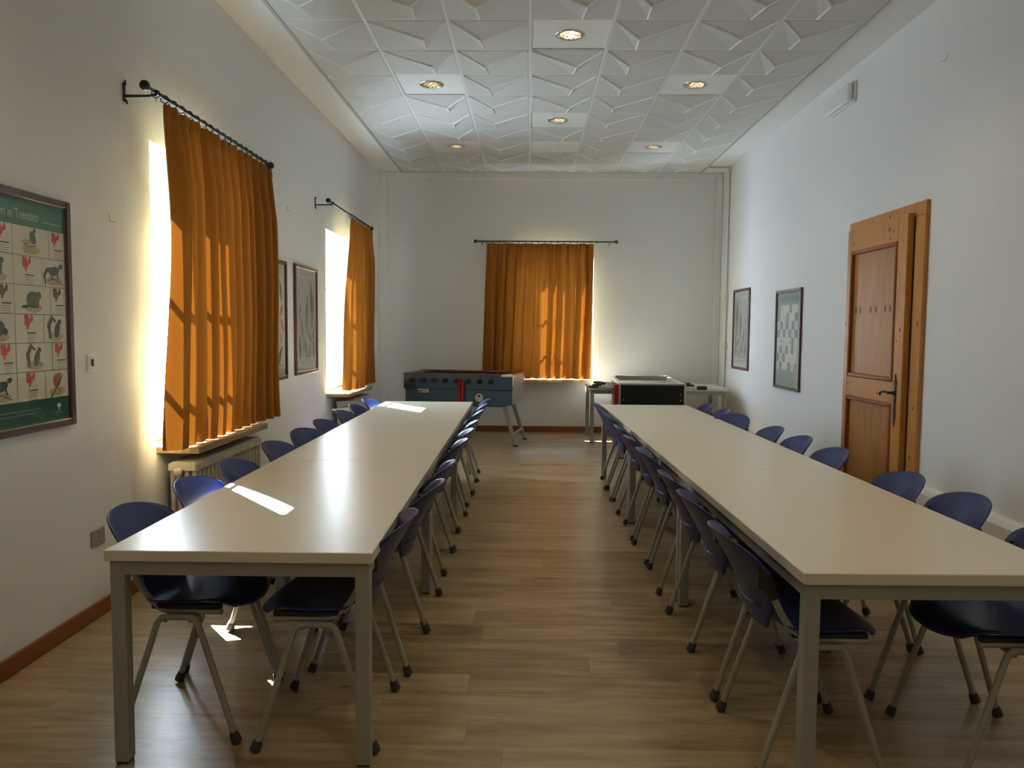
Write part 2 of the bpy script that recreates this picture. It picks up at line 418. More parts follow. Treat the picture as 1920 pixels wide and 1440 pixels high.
names = {(3,6.08): 'lit recessed ceiling downlight nearest the top edge of the picture, alone in its row',
 (1,7.28): 'recessed ceiling downlight left in the nearer pair, above the left table row',
 (5,7.28): 'recessed ceiling downlight right in the nearer pair, above the right table row',
 (3,8.49): 'recessed ceiling downlight in the middle of the ceiling between the two pairs',
 (1,9.69): 'recessed ceiling downlight left of the smoke detector near the back wall',
 (5,9.69): 'recessed ceiling downlight right of the smoke detector near the back wall'}
def lathe_obj(name, m, prof, parent, mi=0): return MB().lathe(prof, (0,0,0), seg=32).build(name, m, parent)
for i, y in lamp_pos:
    x = xcs[i]
    t = empty('ceiling_downlight', (x, y, ZC))
    lab = names.get((i, y), 'recessed ceiling downlight in the near part of the ceiling, above the picture')
    tag(t, lab, 'ceiling light', 'recessed ceiling downlights')
    lathe_obj('trim_ring', 'alu', [(.085,-.001),(.088,-.007),(.108,-.006),(.113,-.001),(.113,0)], t)
    lathe_obj('reflector', 'gold', [(.088,-.002),(.082,.03),(.068,.07),(.045,.10),(.03,.105)], t)
    bm_ = MB().lathe([(.001,.03),(.020,.034),(.028,.05),(.028,.095),(.001,.10)], (0,.012,0), seg=20)
    bm_.build('bulb', 'bulb_on' if y < 6.2 else 'bulb_dim', t)
    ld = bpy.data.lights.new('downlight_beam', 'SPOT'); ld.energy = 9 if y < 6.5 else 3.5; ld.color = (1,.84,.58); ld.spot_size = R(125); ld.spot_blend = .7; ld.shadow_soft_size = .06
    lo = bpy.data.objects.new('downlight_beam', ld); COL.objects.link(lo); lo.parent = t; lo.location = (0,0,-.015)
t = empty('smoke_detector', (xcs[3], 9.69, ZC)); tag(t, 'small white round smoke detector on the plain ceiling tile near the back wall', 'smoke detector')
MB().lathe([(.055,0),(.055,-.014),(.046,-.022),(.001,-.022)], (0,0,0)).build('base', 'white', t)
MB().lathe([(.032,-.022),(.034,-.034),(.022,-.048),(.001,-.05)], (0,0,0)).build('sensor_head', 'white', t)

# ------------------------------------------------------------------ windows
def window(name, w, z0, z1, loc, rz, handle_side=1):
    """local: x along the wall, -y into the room, frame centred on y=0"""
    t = struct(empty(name, loc, rz))
    h = z1-z0; mb = MB(); fw = .05
    for b in ((-w/2, -w/2+fw, 0, h), (w/2-fw, w/2, 0, h), (-w/2+fw, w/2-fw, 0, fw), (-w/2+fw, w/2-fw, h-fw, h)):
        mb.bbox(b[0], b[1], -.03, .03, b[2], b[3], .004)
    mb.build('window_frame', 'white', t)
    for s_ in (-1, 1):
        x0, x1 = (-w/2+fw, -.004) if s_ < 0 else (.004, w/2-fw)
        c = MB(); cw = .055
        for b in ((x0, x0+cw, fw, h-fw), (x1-cw, x1, fw, h-fw), (x0+cw, x1-cw, fw, fw+.07), (x0+cw, x1-cw, h-fw-cw, h-fw)):
            c.bbox(b[0], b[1], -.045, .012, b[2], b[3], .005)
        for q in (1, 2):
            zz = fw+.07+(h-2*fw-.07-cw)*q/3; c.bbox(x0+cw, x1-cw, -.03, .0, zz-.012, zz+.012, .003)
        co = c.build('casement', 'white', t)
        MB().box(x0+cw, x1-cw, -.014, -.012, fw+.07, h-fw-cw).build('glass_pane', 'glass', co)
    hm = MB(); hm.bbox(-.012, .012, -.055, -.045, h*.42-.05, h*.42+.05, .003); hm.tube([(0,-.05,h*.42), (0,-.085,h*.42), (0,-.088,h*.42-.09)], .007, 8)
    hm.build('handle', 'alu', t)
    return t
window('window_1', W1[1]-W1[0], .775, 2.54, (XL-.145, (W1[0]+W1[1])/2, .775), PI/2)
window('window_2', W2[1]-W2[0], .775, 2.54, (XL-.145, (W2[0]+W2[1])/2, .775), PI/2)
window('window_3', W3[1]-W3[0], .775, 2.505, ((W3[0]+W3[1])/2, YB+.20, .775), 0)
# sills
def sill(mk, label):
    o = mk.build('window_sill', 'sill'); return tag(o, label, 'window sill', 'stone window sills')
sill(MB().bbox(XL-.2, -1.925, W1[0]+.0, W1[1]+.02, .735, .775, .004), 'tan stone window sill under the nearest curtain, above the near radiator')
sill(MB().bbox(XL-.2, -1.925, W2[0]+.0, W2[1]+.02, .735, .775, .004), 'sunlit tan stone window sill under the far left window')
sill(MB().bbox(W3[0]-.06, W3[1]+.02, YB-.14, YB+.28, .735, .775, .004), 'tan window sill on the back wall between the two football tables')

# ------------------------------------------------------------------ curtain rods and curtains
def rod(length, loc, rz, ring_xs, label, out=.16, rings2=True):
    """local x along the rod, wall is at +y"""
    t = empty('curtain_rod', loc, rz); tag(t, label, 'curtain rod', 'wrought iron curtain rods')
    L = length/2
    MB().tube([(-L,0,0),(L,0,0)], .011, 12).build('rod', 'iron', t)
    for s_ in (-1, 1):
        MB().sphere((s_*(L+.02),0,0), .027, 16, 10).build('finial', 'iron', t)
        b = MB(); x = s_*(L-.07)
        b.bbox(x-.01, x+.01, out-.008, out, -.058, .042, .003); b.tube([(x,out-.004,-.028),(x,.02,-.028),(x,-.014,-.02),(x,-.018,.0)], .008, 8)
        b.tube([(x,out-.012,.03),(x-.01,out-.014,.052)], .005, 6); b.tube([(x,out-.012,-.045),(x+.01,out-.014,-.068)], .005, 6)
        b.build('bracket', 'iron', t)
    for x in ring_xs:
        MB().torus((x,0,-.008), .021, .003, (1,.25,0)).tube([(x,0,-.03),(x,.0,-.05)], .002, 6).build('ring', 'iron', t)
    return t
def curtain(x_top, x_bot, ztop, zbot, loc, rz, label, nf, amp, seed, bulge=None, bow=0):
    rnd = random.Random(seed)
    ph = [rnd.uniform(0, 2*PI) for _ in range(6)]; am = [rnd.uniform(.45, 1.25) for _ in range(nf+3)]
    wid = [rnd.uniform(-.3, .3) for _ in range(nf+3)]
    wob = [rnd.uniform(-.6, .6) for _ in range(nf+3)]
    NU, NV = nf*20, 60
    def fn(u, v):
        vv = v                                   # 0 top .. 1 bottom
        s_ = u*nf; k = int(min(s_, nf-1e-6)); fr = s_-k
        a0 = am[k]*(1-fr)+am[k+1]*fr
        su = u + .011*math.sin(u*nf*2*PI+ph[0])*vv/nf*8*.3
        x = (x_top[0]*(1-vv)+x_bot[0]*vv)*(1-su) + (x_top[1]*(1-vv)+x_bot[1]*vv)*su
        phase = s_*2*PI + (wob[k]*(1-fr)+wob[k+1]*fr)*2*vv + .5*math.sin(3*vv+ph[1])*u + wid[k]*math.sin(PI*fr)*2
        grow = .16+.84*min(1, vv/.2)**.8
        fold = math.sin(phase)+.28*math.sin(2*phase+ph[2])
        fold = math.tanh(1.6*fold)*1.05
        y = amp*1.45*a0*grow*fold
        fine = .012*math.sin(s_*5*PI+ph[3])*max(0, 1-vv*4.5)
        x += .35*amp*a0*grow*math.cos(phase)*(.4+.6*vv) * (0 if u in (0, 1) else 1)
        y += fine + .012*math.sin(2.2*PI*vv+ph[4]+u*5)*vv
        if bulge: y += bulge(u, vv)
        x += bow*math.sin(PI*vv**.85)**1.5*(1-u)**3
        z = ztop + (zbot-ztop)*vv + .006*math.sin(u*nf*2*PI+1)*vv + .004*math.sin(u*37)*(1-vv)
        return (x, y, z)
    mb = MB().grid(fn, NU, NV)
    t = empty('curtain', loc, rz); tag(t, label, 'curtain', 'ochre curtains')
    mb.build('cloth', 'curtain', t)
    # gathered heading tape, just in front of the cloth top
    hb = MB().grid(lambda u, v: tuple(Vector(fn(u, .0 + v*.032)) + Vector((0, -.004-.003*math.sin(u*nf*6*PI), .004))), NU, 2)
    hb.build('heading_tape', 'curtain', t)
    return t
rl = 5.10
def rings(a, b, n, extra=()): return [a+(b-a)*k/(n-1) for k in range(n)]+list(extra)
# left walls: rz=90deg -> local x = +Y, local +y = -X (wall)
rod(1.94, (XL+.16, 5.10, 2.735), PI/2, rings(-.77, .95, 18, (-.87,)), 'iron curtain rod with ball ends over the nearest left window')
rod(2.10, (XL+.16, 8.90, 2.752), PI/2, rings(-.14, 1.0, 12, (-.93,)), 'iron curtain rod with ball ends over the far left window')
rod(1.95, (.225, YB-.14, 2.728), 0, rings(-.84, .72, 18), 'iron curtain rod with ball ends on the back wall')
curtain((4.31, 6.08), (4.225, 6.13), 2.70, .785, (XL+.16, 0, 0), PI/2, 'long ochre curtain over the nearest left window, closed', 12, .040, 3, bow=.135)
curtain((8.76, 9.93), (8.42, 9.93), 2.715, .795, (XL+.16, 0, 0), PI/2, 'sunlit ochre curtain drawn aside at the far left window', 9, .042, 5,
        bulge=lambda u, v: -.05*math.exp(-((u-.35)/.2)**2)*v)
curtain((-.61, .905), (-.67, .88), 2.695, .787, (0, YB-.14, 0), 0, 'ochre curtain on the back wall with sun shining through its right half', 11, .034, 11)

# ------------------------------------------------------------------ radiators
def radiator(loc, n, label, valve=False):
    t = empty('radiator', loc, 0); tag(t, label, 'radiator', 'cast column radiators')
    sec = MB(); D = .17; z0, z1 = .10, .65
    for k in range(4):
        x = -D/2+.021+k*(D-.042)/3
        sec.tube([(x,0,z0+.02),(x,0,z1-.02)], .0165, 8)
    for zz in (z0, z1):
        pts = []
        prof = [(-D/2, 0), (-D/2, .05), (-D/2+.02, .065), (D/2-.02, .065), (D/2, .05), (D/2, 0)]
        s_ = 1 if zz == z1 else -1
        P = [(x, zz-.02*s_+ h*s_*.8) for x, h in prof]
        if s_ < 0: P.reverse()
        nn = len(P)
        for yo, xs in ((.026, .85), (.018, 1.0)):
            pass
        vs = []
        for y, sc in ((-.027, .86), (-.016, 1), (.016, 1), (.027, .86)):
            cx = 0; cz = sum(p[1] for p in P)/nn
            vs += [(cx+(x-cx)*(sc*.5+.5), y, cz+(z-cz)*sc) for x, z in P]
        fs = [tuple(range(nn)), tuple(reversed(range(3*nn, 4*nn)))]
        for r_ in range(3): fs += [(r_*nn+i, r_*nn+nn+i, r_*nn+nn+(i+1) % nn, r_*nn+(i+1) % nn) for i in range(nn)]
        sec.add(vs, fs)
    for i in range(n):
        if i == 0: s0 = sec.build('section', 'rad', t, (0, .03, 0), recalc=True)
        else:
            c = s0.copy(); COL.objects.link(c); c.location = (0, .03+i*.06, 0)
    MB().lathe([(.001,-.022),(.02,-.022),(.026,-.016),(.026,0)], (-.02,.002,.625), (0,1,0), 8 if False else 12).build('end_plug', 'rad', t)
    f = MB()
    for i in (1, n-2): f.bbox(-D/2+.02, D/2-.02, .03+i*.06-.01, .03+i*.06+.01, 0, .10, .003)
    f.build('foot', 'rad', t)
    if valve:
        v = MB(); v.tube(fillet([(-.085,-.16,.60),(-.02,-.16,.60),(.03,-.1,.60),(.03,.0,.60)], .03), .012, 10); v.lathe([(.018,0),(.022,.02),(.022,.05),(.001,.055)], (.03,-.09,.60), (1,0,0)); v.build('valve', 'white', t)
    return t
radiator((-2.035, 4.475, 0), 19, 'beige column radiator below the nearest curtain')
radiator((-2.035, 8.47, 0), 17, 'beige column radiator below the far left window', True)

# ------------------------------------------------------------------ tables
def table_proto(L, W):
    """local: near-left corner at origin, x to the right, y away"""
    t = empty('meeting_table')
    top = MB(); top.bbox(0, W, 0, L, .703, .74, .0025); top.build('tabletop', 'laminate', t)
    ap = MB(); i = .012; a = .045
    ap.bbox(i+a, W-i-a, i+.003, i+.028, .653, .702, .002); ap.bbox(i+a, W-i-a, L-i-.028, L-i-.003, .653, .702, .002)
    ap.bbox(i+.003, i+.028, i+a, L-i-a, .653, .702, .002); ap.bbox(W-i-.028, W-i-.003, i+a, L-i-a, .653, .702, .002)
    ap.build('apron', 'steel_paint', t)
    for x in (i, W-i-.048):
        for y in (i, L-i-.048):
            lg = MB().bbox(x, x+.048, y, y+.048, .008, .703, .003).build('leg', 'steel_paint', t)
            MB().bbox(x+.003, x+.045, y+.003, y+.045, 0, .009, .002).build('foot_pad', 'cap', lg)
    return t
def row(p0, ang, L, W, labels, group):
    proto = table_proto(L-.002, W)
    for k, lab in enumerate(labels):
        o = proto if k == 0 else copy_tree(proto)
        o.location = (p0[0]-math.sin(ang)*L*k, p0[1]+math.cos(ang)*L*k, 0); o.rotation_euler.z = ang
        tag(o, lab, 'table', group)
    return proto
LA, RA = R(.62), R(1.33)
row((-1.396, 2.484), LA, 1.80, .888, ['cream-topped table at the near end of the left row', 'cream-topped middle table of the left row', 'cream-topped table at the far end of the left row, sun stripes on it'], 'long row of tables on the left')
row((.849, 2.348), RA, 1.80, .862, ['cream-topped table at the near end of the right row', 'cream-topped middle table of the right row', 'cream-topped table at the far end of the right row'], 'long row of tables on the right')
bt = table_proto(1.80, .88)
bt.rotation_euler.z = R(90); bt.location = (2.60, 10.12, 0)
tag(bt, 'cream table against the back wall, behind the black football table', 'table')
# local x(width .88) -> +Y ; local y (1.8) -> -X

# ------------------------------------------------------------------ chairs  (local +x = the way the sitter faces)
def make_chair():
    t = empty('stacking_chair')
    # seat shell
    def seat(u, v):
        yy = (u-.5)*2; xx = v                         # v 0 rear .. 1 front
        wid = .185+.045*math.sin(PI*min(1, xx*1.0)**.9)*1.0 + .012*xx
        cor = 1-(.18*max(0, (xx-.8)/.2)**2) - .22*max(0, (.15-xx)/.15)**2
        x = -.205 + .435*xx - .05*abs(yy)**3*(max(0, xx-.6)/.4) + .04*abs(yy)**3*(max(0, .3-xx)/.3)
        z = .492 + .016*(abs(yy)**2.2) - .012*math.sin(PI*xx) + .055*max(0, (.22-xx)/.22)**1.6 - .045*max(0, (xx-.74)/.26)**2 + .010*math.sin(PI*xx*.8)
        return (x, yy*wid*cor, z)
    s_ = MB().grid(seat, 16, 20).build('seat', 'blue', t)
    md = s_.modifiers.new('th', 'SOLIDIFY'); md.thickness = .007; md.offset = -1
    # backrest shell: bottom narrow, widest at upper part, domed top
    def back(u, v):
        yy = (u-.5)*2; v = 1-(1-v)**1.35
        if v < .68: w = .125+.095*math.sin(PI/2*(v/.68))**1.1
        else:
            q = (v-.68)/.32; w = .22*max(0, 1-q**2.8)**.5
        w = max(w, .03)
        zc = .478 + .318*v
        z = zc
        x = -.165 - .150*(v**1.15) + .072*(abs(yy)*w/.22)**2 - .012 + .012*math.sin(PI*v)
        return (x, yy*w, z)
    b_ = MB().grid(back, 16, 22).build('backrest', 'blue', t)
    md = b_.modifiers.new('th', 'SOLIDIFY'); md.thickness = .007; md.offset = 0
    for sy in (-1, 1):
        for sx in (1, -1):
            pts = fillet([(sx*.212, sy*.236, .0), (sx*.066, sy*.222, .452), (0, sy*.222, .452)], .05)
            p0 = Vector(pts[0]); pts[0] = p0 + (Vector((sx*.066, sy*.222, .452))-p0).normalized()*.012
            lg = MB().tube(pts, .0115, 10).build('leg', 'tube', t)
            d = (Vector((sx*.066, sy*.222, .452))-p0).normalized()
            MB().tube([p0+d*.004+Vector((0,0,.004)), p0+d*.028, p0+d*.045], [.019, .018, .0145], 10).build('foot_cap', 'cap', lg)
    fr = MB()
    for sy in (-1, 1):
        fr.tube(fillet([(.15, sy*.198, .466), (-.07, sy*.198, .466), (-.130, sy*.204, .54), (-.190, sy*.210, .67)], .06), .0115, 10)
    for x in (.045, -.045): fr.tube([(x, -.222, .440), (x, .222, .440)], .010, 8)
    fr.build('seat_frame', 'tube', t)
    for sy in (-1, 1):
        h = MB(); a = Vector((-.165, sy*.208, .605)); c = Vector((-.205, sy*.205, .705))
        h.tube([a, a*.75+c*.25, a*.3+c*.7, c], [.016, .020, .023, .012], 10); h.bbox(-.215, -.175, sy*.19-.025, sy*.19+.025, .635, .695, .006)
        h.build('hinge_cover', 'black', t)
        MB().bbox(-.10, .15, sy*.198-.012, sy*.198+.012, .474, .494, .004).build('seat_rail', 'black', t)
    return t
chair = make_chair()
ordn = ['nearest', 'second', 'third', 'fourth', 'fifth', 'sixth', 'seventh', 'eighth', 'farthest']
used = []
def place_row(ys, xf, ang, where, rots=None):
    for i, y in enumerate(ys):
        o = chair if not used else copy_tree(chair); used.append(1)
        rt = (rots or {}).get(i, random.uniform(-2.5, 2.5))
        o.location = (xf(y), y, 0); o.rotation_euler.z = ang + R(rt)
        lab = ('blue chair, nearest of nine ' if i == 0 else 'blue chair, farthest of nine ' if i == 8 else 'blue chair, %s from the front ' % ordn[i]) + where
        tag(o, lab, 'chair', 'blue shell chairs round the two table rows')
place_row([2.88, 3.42, 3.93, 4.58, 5.13, 5.72, 6.40, 6.93, 7.52], lambda y: -1.235-.012*(y-2.9), 0, 'on the window side of the left tables', {0: 0, 4: -16, 5: -5})
place_row([2.83, 3.45, 3.98, 4.80, 5.30, 5.82, 6.60, 7.15, 7.65], lambda y: -.70 if y > 3 else -.735, PI, 'on the aisle side of the left tables', {0: 1})
place_row([2.71, 3.27, 3.76, 4.50, 5.06, 5.61, 6.40, 6.89, 7.385], lambda y: .970-.007*(y-2.7), 0, 'on the aisle side of the right tables')
place_row([2.70, 3.29, 3.78, 4.57, 5.10, 5.60, 6.31, 6.87, 7.38], lambda y: 1.62-.04*(y-2.7), PI, 'on the wall side of the right tables', {6: 28})
# chairs on the aisle side of the right tables face right (+x): ang 0 ; wall side faces left

# ------------------------------------------------------------------ door
def door():
    t = struct(empty('door_1', (XR, 6.055, 0), -PI/2))     # local x -> -Y, local -y -> -X (room)
    W, H = 1.26, 2.39
    f = MB()
    f.bbox(-W/2, W/2, -.03, 0, H-.10, H, .004); f.bbox(-W/2, -W/2+.09, -.03, 0, 0, H-.10, .004); f.bbox(W/2-.13, W/2, -.03, 0, 0, H-.10, .004)
    for x, z, r_ in ((W/2-.05, 1.55, .012), (W/2-.08, .6, .012), (W/2-.04, 1.53, .009), (.1, 2.345, .012), (W/2-.06, .95, .01)):
        k = len(f.v); f.lathe([(r_, .0305), (.0005, .0312)], (x, 0, z), (0,-1,0), 12, 1)
    f.build('door_frame', ['pine', 'knot'], t)
    lx0, lx1, lz1 = -W/2+.085, W/2-.15, H-.07
    l_ = MB(); y0, y1 = -.075, -.03
    # leaf with two panels: stiles and rails
    px0, px1 = -.47, .34; up = (1.12, 2.14); lo = (.16, .96)
    l_.bbox(lx0, px0, y0, y1, .01, lz1, .004); l_.bbox(px1, lx1, y0, y1, .01, lz1, .004)
    l_.bbox(px0, px1, y0, y1, up[1], lz1, .004); l_.bbox(px0, px1, y0, y1, lo[1], up[0], .004); l_.bbox(px0, px1, y0, y1, .01, lo[0], .004)
    for x, z, r_ in ((-.42, 2.2, .01), (.2, 2.24, .015), (.27, 2.22, .01), (.22, 2.17, .011), (.42, 1.5, .014), (-.53, 1.55, .012), (.38, 1.42, .008), (-.45, 1.06, .01), (.1, 1.02, .012)):
        l_.lathe([(r_, .0002), (.0005, .0008)], (x, y0, z), (0,-1,0), 12, 1)
    leaf = l_.build('door_leaf', ['pine', 'knot'], t)
    for zz0, zz1 in (up, lo):
        p = MB(); p.box(px0+.001, px1-.001, -.056, -.035, zz0, zz1)
        if zz0 > 1:
            for x in (-.38, -.30, -.11, -.02, .14, .22):
                kk = len(p.v); p.lathe([(1, 0), (.0005, .0006)], (0,0,0), (0,-1,0), 14, 1)
                p.xf(Matrix.Translation((x, -.0562, 1.66)) @ Matrix.Diagonal((.017, 1, .03, 1)), kk)
        p.build('door_panel', ['pine_panel', 'knot'], leaf)
        m_ = MB(); w = .03
        for b in ((px0, px0+w, zz0, zz1), (px1-w, px1, zz0, zz1), (px0+w, px1-w, zz0, zz0+w), (px0+w, px1-w, zz1-w, zz1)):
            m_.bbox(b[0], b[1], y0-.010, -.05, b[2], b[3], .007)
        m_.build('panel_moulding', 'pine_dark', leaf)
    h = MB(); hx = .395
    h.prism([(hx-.016,.86),(hx-.02,.90),(hx-.012,.93),(hx-.012,1.08),(hx-.022,1.11),(hx-.012,1.14),(hx,1.18),(hx+.012,1.14),(hx+.022,1.11),(hx+.012,1.08),(hx+.012,.93),(hx+.02,.90),(hx+.016,.86),(hx,.80)], y0-.006, y0)
    h.tube([(hx,y0,1.045),(hx,y0-.055,1.045)], .010, 10); h.tube(fillet([(hx,y0-.05,1.045),(hx-.06,y0-.055,1.052),(hx-.12,y0-.055,1.038),(hx-.125,y0-.055,1.02)], .03), [.009]*0 or .009, 8)
    h.lathe([(.02,0),(.016,.012),(.001,.014)], (hx, y0-.004, 1.045), (0,-1,0)); h.lathe([(.009,0),(.001,.006)], (hx, y0-.006, .93), (0,-1,0))
    h.build('door_handle', 'iron', leaf)
door()

# ------------------------------------------------------------------ posters
class Canvas:
    """flat artwork in the local xz plane, viewer at -y; each layer a hair nearer"""
    def __init__(s, mats): s.mb = MB(); s.k = 0; s.mats = mats
    def y(s): s.k += 1; return -.0012 - .00001*s.k
    def mi(s, n):
        if n not in s.mats: s.mats.append(n)
        return s.mats.index(n)
    def rect(s, x0, x1, z0, z1, m):
        y = s.y(); s.mb.add([(x0,y,z0),(x1,y,z0),(x1,y,z1),(x0,y,z1)], [(0,1,2,3)], s.mi(m))
    def poly(s, pts, m):
        y = s.y(); s.mb.add([(x,y,z) for x, z in pts], [tuple(range(len(pts)))], s.mi(m))
    def ell(s, cx, cz, rx, rz, m, rot=0, n=18):
        c, q = math.cos(rot), math.sin(rot)
        s.poly([(cx+rx*math.cos(2*PI*i/n)*c-rz*math.sin(2*PI*i/n)*q, cz+rx*math.cos(2*PI*i/n)*q+rz*math.sin(2*PI*i/n)*c) for i in range(n)], m)
    def stroke(s, pts, w, m):
        P = [Vector((x, z)) for x, z in pts]; n = len(P)
        ws = w if isinstance(w, (list, tuple)) else [w]*n; Lf = []; Rt = []
        for i in range(n):
            d = (P[min(i+1, n-1)]-P[max(i-1, 0)]).normalized(); nn = Vector((-d.y, d.x))*ws[i]/2
            Lf.append(P[i]+nn); Rt.append(P[i]-nn)
        y = s.y(); vs = [(p.x, y, p.y) for p in Lf]+[(p.x, y, p.y) for p in Rt]
        s.mb.add(vs, [(i, i+1, n+i+1, n+i) for i in range(n-1)], s.mi(m))
    def text(s, txt, cx, cz, size, m, w=1.0):
        vs, fs = text_mesh(txt, size, w); y = s.y()
        s.mb.add([(cx+a, y, cz+b) for a, b in vs], fs, s.mi(m))
    def lines(s, x0, x1, z, n, dz, m, rnd):
        for i in range(n):
            a = x0+(x1-x0)*rnd.uniform(0, .25); s.rect(a, x1-(x1-x0)*rnd.uniform(0, .12), z-i*dz, z-i*dz+.0022, m)
def poster(name, w, h, loc, rz, label, frame, fw, mats, draw, cat='framed poster', group='framed nature posters'):
    t = empty(name, loc, rz); tag(t, label, cat, group)
    f = MB(); d = .024
    for b in ((-w/2, -w/2+fw, -h/2, h/2), (w/2-fw, w/2, -h/2, h/2), (-w/2+fw, w/2-fw, -h/2, -h/2+fw), (-w/2+fw, w/2-fw, h/2-fw, h/2)):
        f.bbox(b[0], b[1], -d, -.002, b[2], b[3], .005)
    f.build('frame', frame, t)
    c = Canvas(mats); iw, ih = w-2*fw, h-2*fw
    MB().box(-iw/2, iw/2, -.004, -.0015, -ih/2, ih/2).build('backing_board', 'paper', t).location.y = -.002
    draw(c, iw, ih)
    o = c.mb.build('print', c.mats, t); o.location.y = -.0052
    MB().box(-iw/2, iw/2, -.0175, -.016, -ih/2, ih/2).build('glass', 'glass', t)
    return t
def region(c, cx, cz, s, m):
    P = [(-.5,.35),(-.35,.5),(-.15,.42),(-.02,.5),(.05,.2),(.2,.25),(.3,.5),(.42,.48),(.5,.2),(.42,0),(.2,-.05),(.12,-.25),(-.02,-.3),(-.05,-.55),(-.2,-.5),(-.22,-.25),(-.48,-.2),(-.42,.05)]
    c.poly([(cx+x*s, cz+z*s) for x, z in P], m)
def animal(c, cx, cz, s, kind, m, m2='p_tan', fl=1):
    X = lambda x: cx+fl*x*s; Z = lambda z: cz+z*s
    if kind == 'marten':
        c.stroke([(X(-.5), Z(-.45)), (X(-.55), Z(-.1)), (X(-.4), Z(.1)), (X(-.2), Z(.12))], [.05*s, .14*s, .16*s, .2*s], m)
        c.ell(X(.02), Z(.08), .32*s, .17*s, m, .2*fl); c.ell(X(.42), Z(.27), .13*s, .09*s, m, .3)
        c.ell(X(.5), Z(.28), .05*s, .04*s, 'p_dark')
        c.stroke([(X(-.1), Z(0)), (X(-.15), Z(-.2))], .08*s, m); c.stroke([(X(.2), Z(.05)), (X(.28), Z(-.22))], .09*s, m)
        c.stroke([(X(-.35), Z(-.28)), (X(.0), Z(-.2)), (X(.55), Z(-.4))], .04*s, 'p_brown')
    elif kind == 'beaver':
        c.ell(X(0), Z(0), .36*s, .30*s, m); c.ell(X(.3), Z(.16), .16*s, .14*s, m); c.ell(X(-.42), Z(-.24), .22*s, .06*s, m, .1)
        c.ell(X(.2), Z(-.1), .12*s, .2*s, 'p_brown', .3)
        c.rect(X(.0)-.3*s, X(.0)+.35*s, Z(-.33), Z(-.29), m2)
    elif kind == 'squirrel':
        c.stroke([(X(-.3), Z(-.35)), (X(-.4), Z(.1)), (X(-.2), Z(.4)), (X(.02), Z(.25))], [.1*s, .2*s, .2*s, .1*s], m)
        c.ell(X(.1), Z(-.05), .16*s, .3*s, 'p_rust' if m == 'p_rust' else 'p_slate', -.3*fl); c.ell(X(.25), Z(.25), .11*s, .1*s, m)
        c.ell(X(.1), Z(-.38), .3*s, .06*s, m2)
    elif kind == 'mole':
        c.ell(X(-.1), Z(0), .4*s, .28*s, m, .15); c.ell(X(.3), Z(-.1), .14*s, .12*s, 'p_dark'); c.ell(X(0), Z(-.3), .5*s, .07*s, m2)
    elif kind == 'dormouse':
        c.ell(X(0), Z(.12), .22*s, .24*s, m); c.ell(X(.14), Z(.3), .1*s, .09*s, m); c.stroke([(X(-.05), Z(-.1)), (X(.2), Z(-.3)), (X(.05), Z(-.45))], .045*s, m)
        c.stroke([(X(-.4), Z(-.5)), (X(.35), Z(.3))], [.1*s, .05*s], 'p_brown')
    else:
        c.ell(X(-.1), Z(.0), .42*s, .1*s, m2, .1); c.ell(X(.1), Z(.15), .16*s, .24*s, m, .4); c.ell(X(.2), Z(.4), .09*s, .08*s, 'p_brown'); c.stroke([(X(-.4), Z(-.1)), (X(-.1), Z(-.18)), (X(.3), Z(-.1))], .04*s, 'p_brown')
def draw_mammals(c, w, h):
    rnd = random.Random(2)
    c.rect(-w/2, w/2, -h/2, h/2, 'paper'); hb = .115
    c.rect(-w/2, w/2, h/2-hb, h/2, 'p_green'); c.rect(-w/2, w/2, -h/2, -h/2+.105, 'p_dgreen')
    c.text('Mammiferi in Trentino', -.045, h/2-.068, .058, 'p_light', .78); c.rect(w/2-.15, w/2-.02, h/2-.083, h/2-.080, 'p_light')
    c.rect(-w/2+.03, w/2-.2, -h/2+.062, -h/2+.066, 'p_sage'); c.rect(-w/2+.03, w/2-.25, -h/2+.045, -h/2+.049, 'p_sage')
    c.ell(w/2-.075, -h/2+.066, .015, .010, 'p_light'); c.rect(w/2-.08, w/2-.07, -h/2+.045, -h/2+.06, 'p_light'); c.rect(w/2-.1, w/2-.05, -h/2+.034, -h/2+.037, 'p_sage')
    z1 = h/2-hb; rh = (h-hb-.105)/6; lw = .0025
    kinds = [('vole','p_slate'),('marten','p_slate'),('beaver','p_slate'),('squirrel','p_slate'),('squirrel','p_brown'),('dormouse','p_rust')]
    left = [('mole','p_tan'),('squirrel','p_slate'),('beaver','p_brown'),('mole','p_slate'),('marten','p_brown'),('marten','p_slate')]
    for r_ in range(6):
        zt = z1-r_*rh; zb = zt-rh; zc = (zt+zb)/2
        if r_: c.rect(-w/2, w/2, zt-lw/2, zt+lw/2, 'p_line')
        # each band: wide cell (animal) and narrow cell (map), alternating
        if r_ % 2 == 0: cells = [(-w/2, -.14, 'a'), (-.14, -.02, 'm'), (-.02, w/2-.115, 'A'), (w/2-.115, w/2, 'm')]
        else: cells = [(-w/2, -w/2+.12, 'm'), (-w/2+.12, -.02, 'a'), (-.02, w/2-.17, 'm'), (w/2-.17, w/2, 'A')]
        for x0, x1, kd in cells:
            c.rect(x1-lw/2, x1+lw/2, zb, zt, 'p_line') if x1 < w/2-.01 else None
            cx = (x0+x1)/2
            if kd == 'm':
                region(c, cx-.008, zc+.03, .062, 'p_red' if r_ != 2 else 'p_brown'); c.rect(cx-.02, cx+.04, zc-.022, zc-.016, 'p_line'); c.lines(cx-.03, cx+.035, zc-.032, 4, .01, 'p_grey', rnd)
            else:
                k, m = (kinds if kd == 'A' else left)[r_]
                c.ell(cx, zc-.035, .06, .02, 'p_tan'); animal(c, cx, zc, .125, k, m)
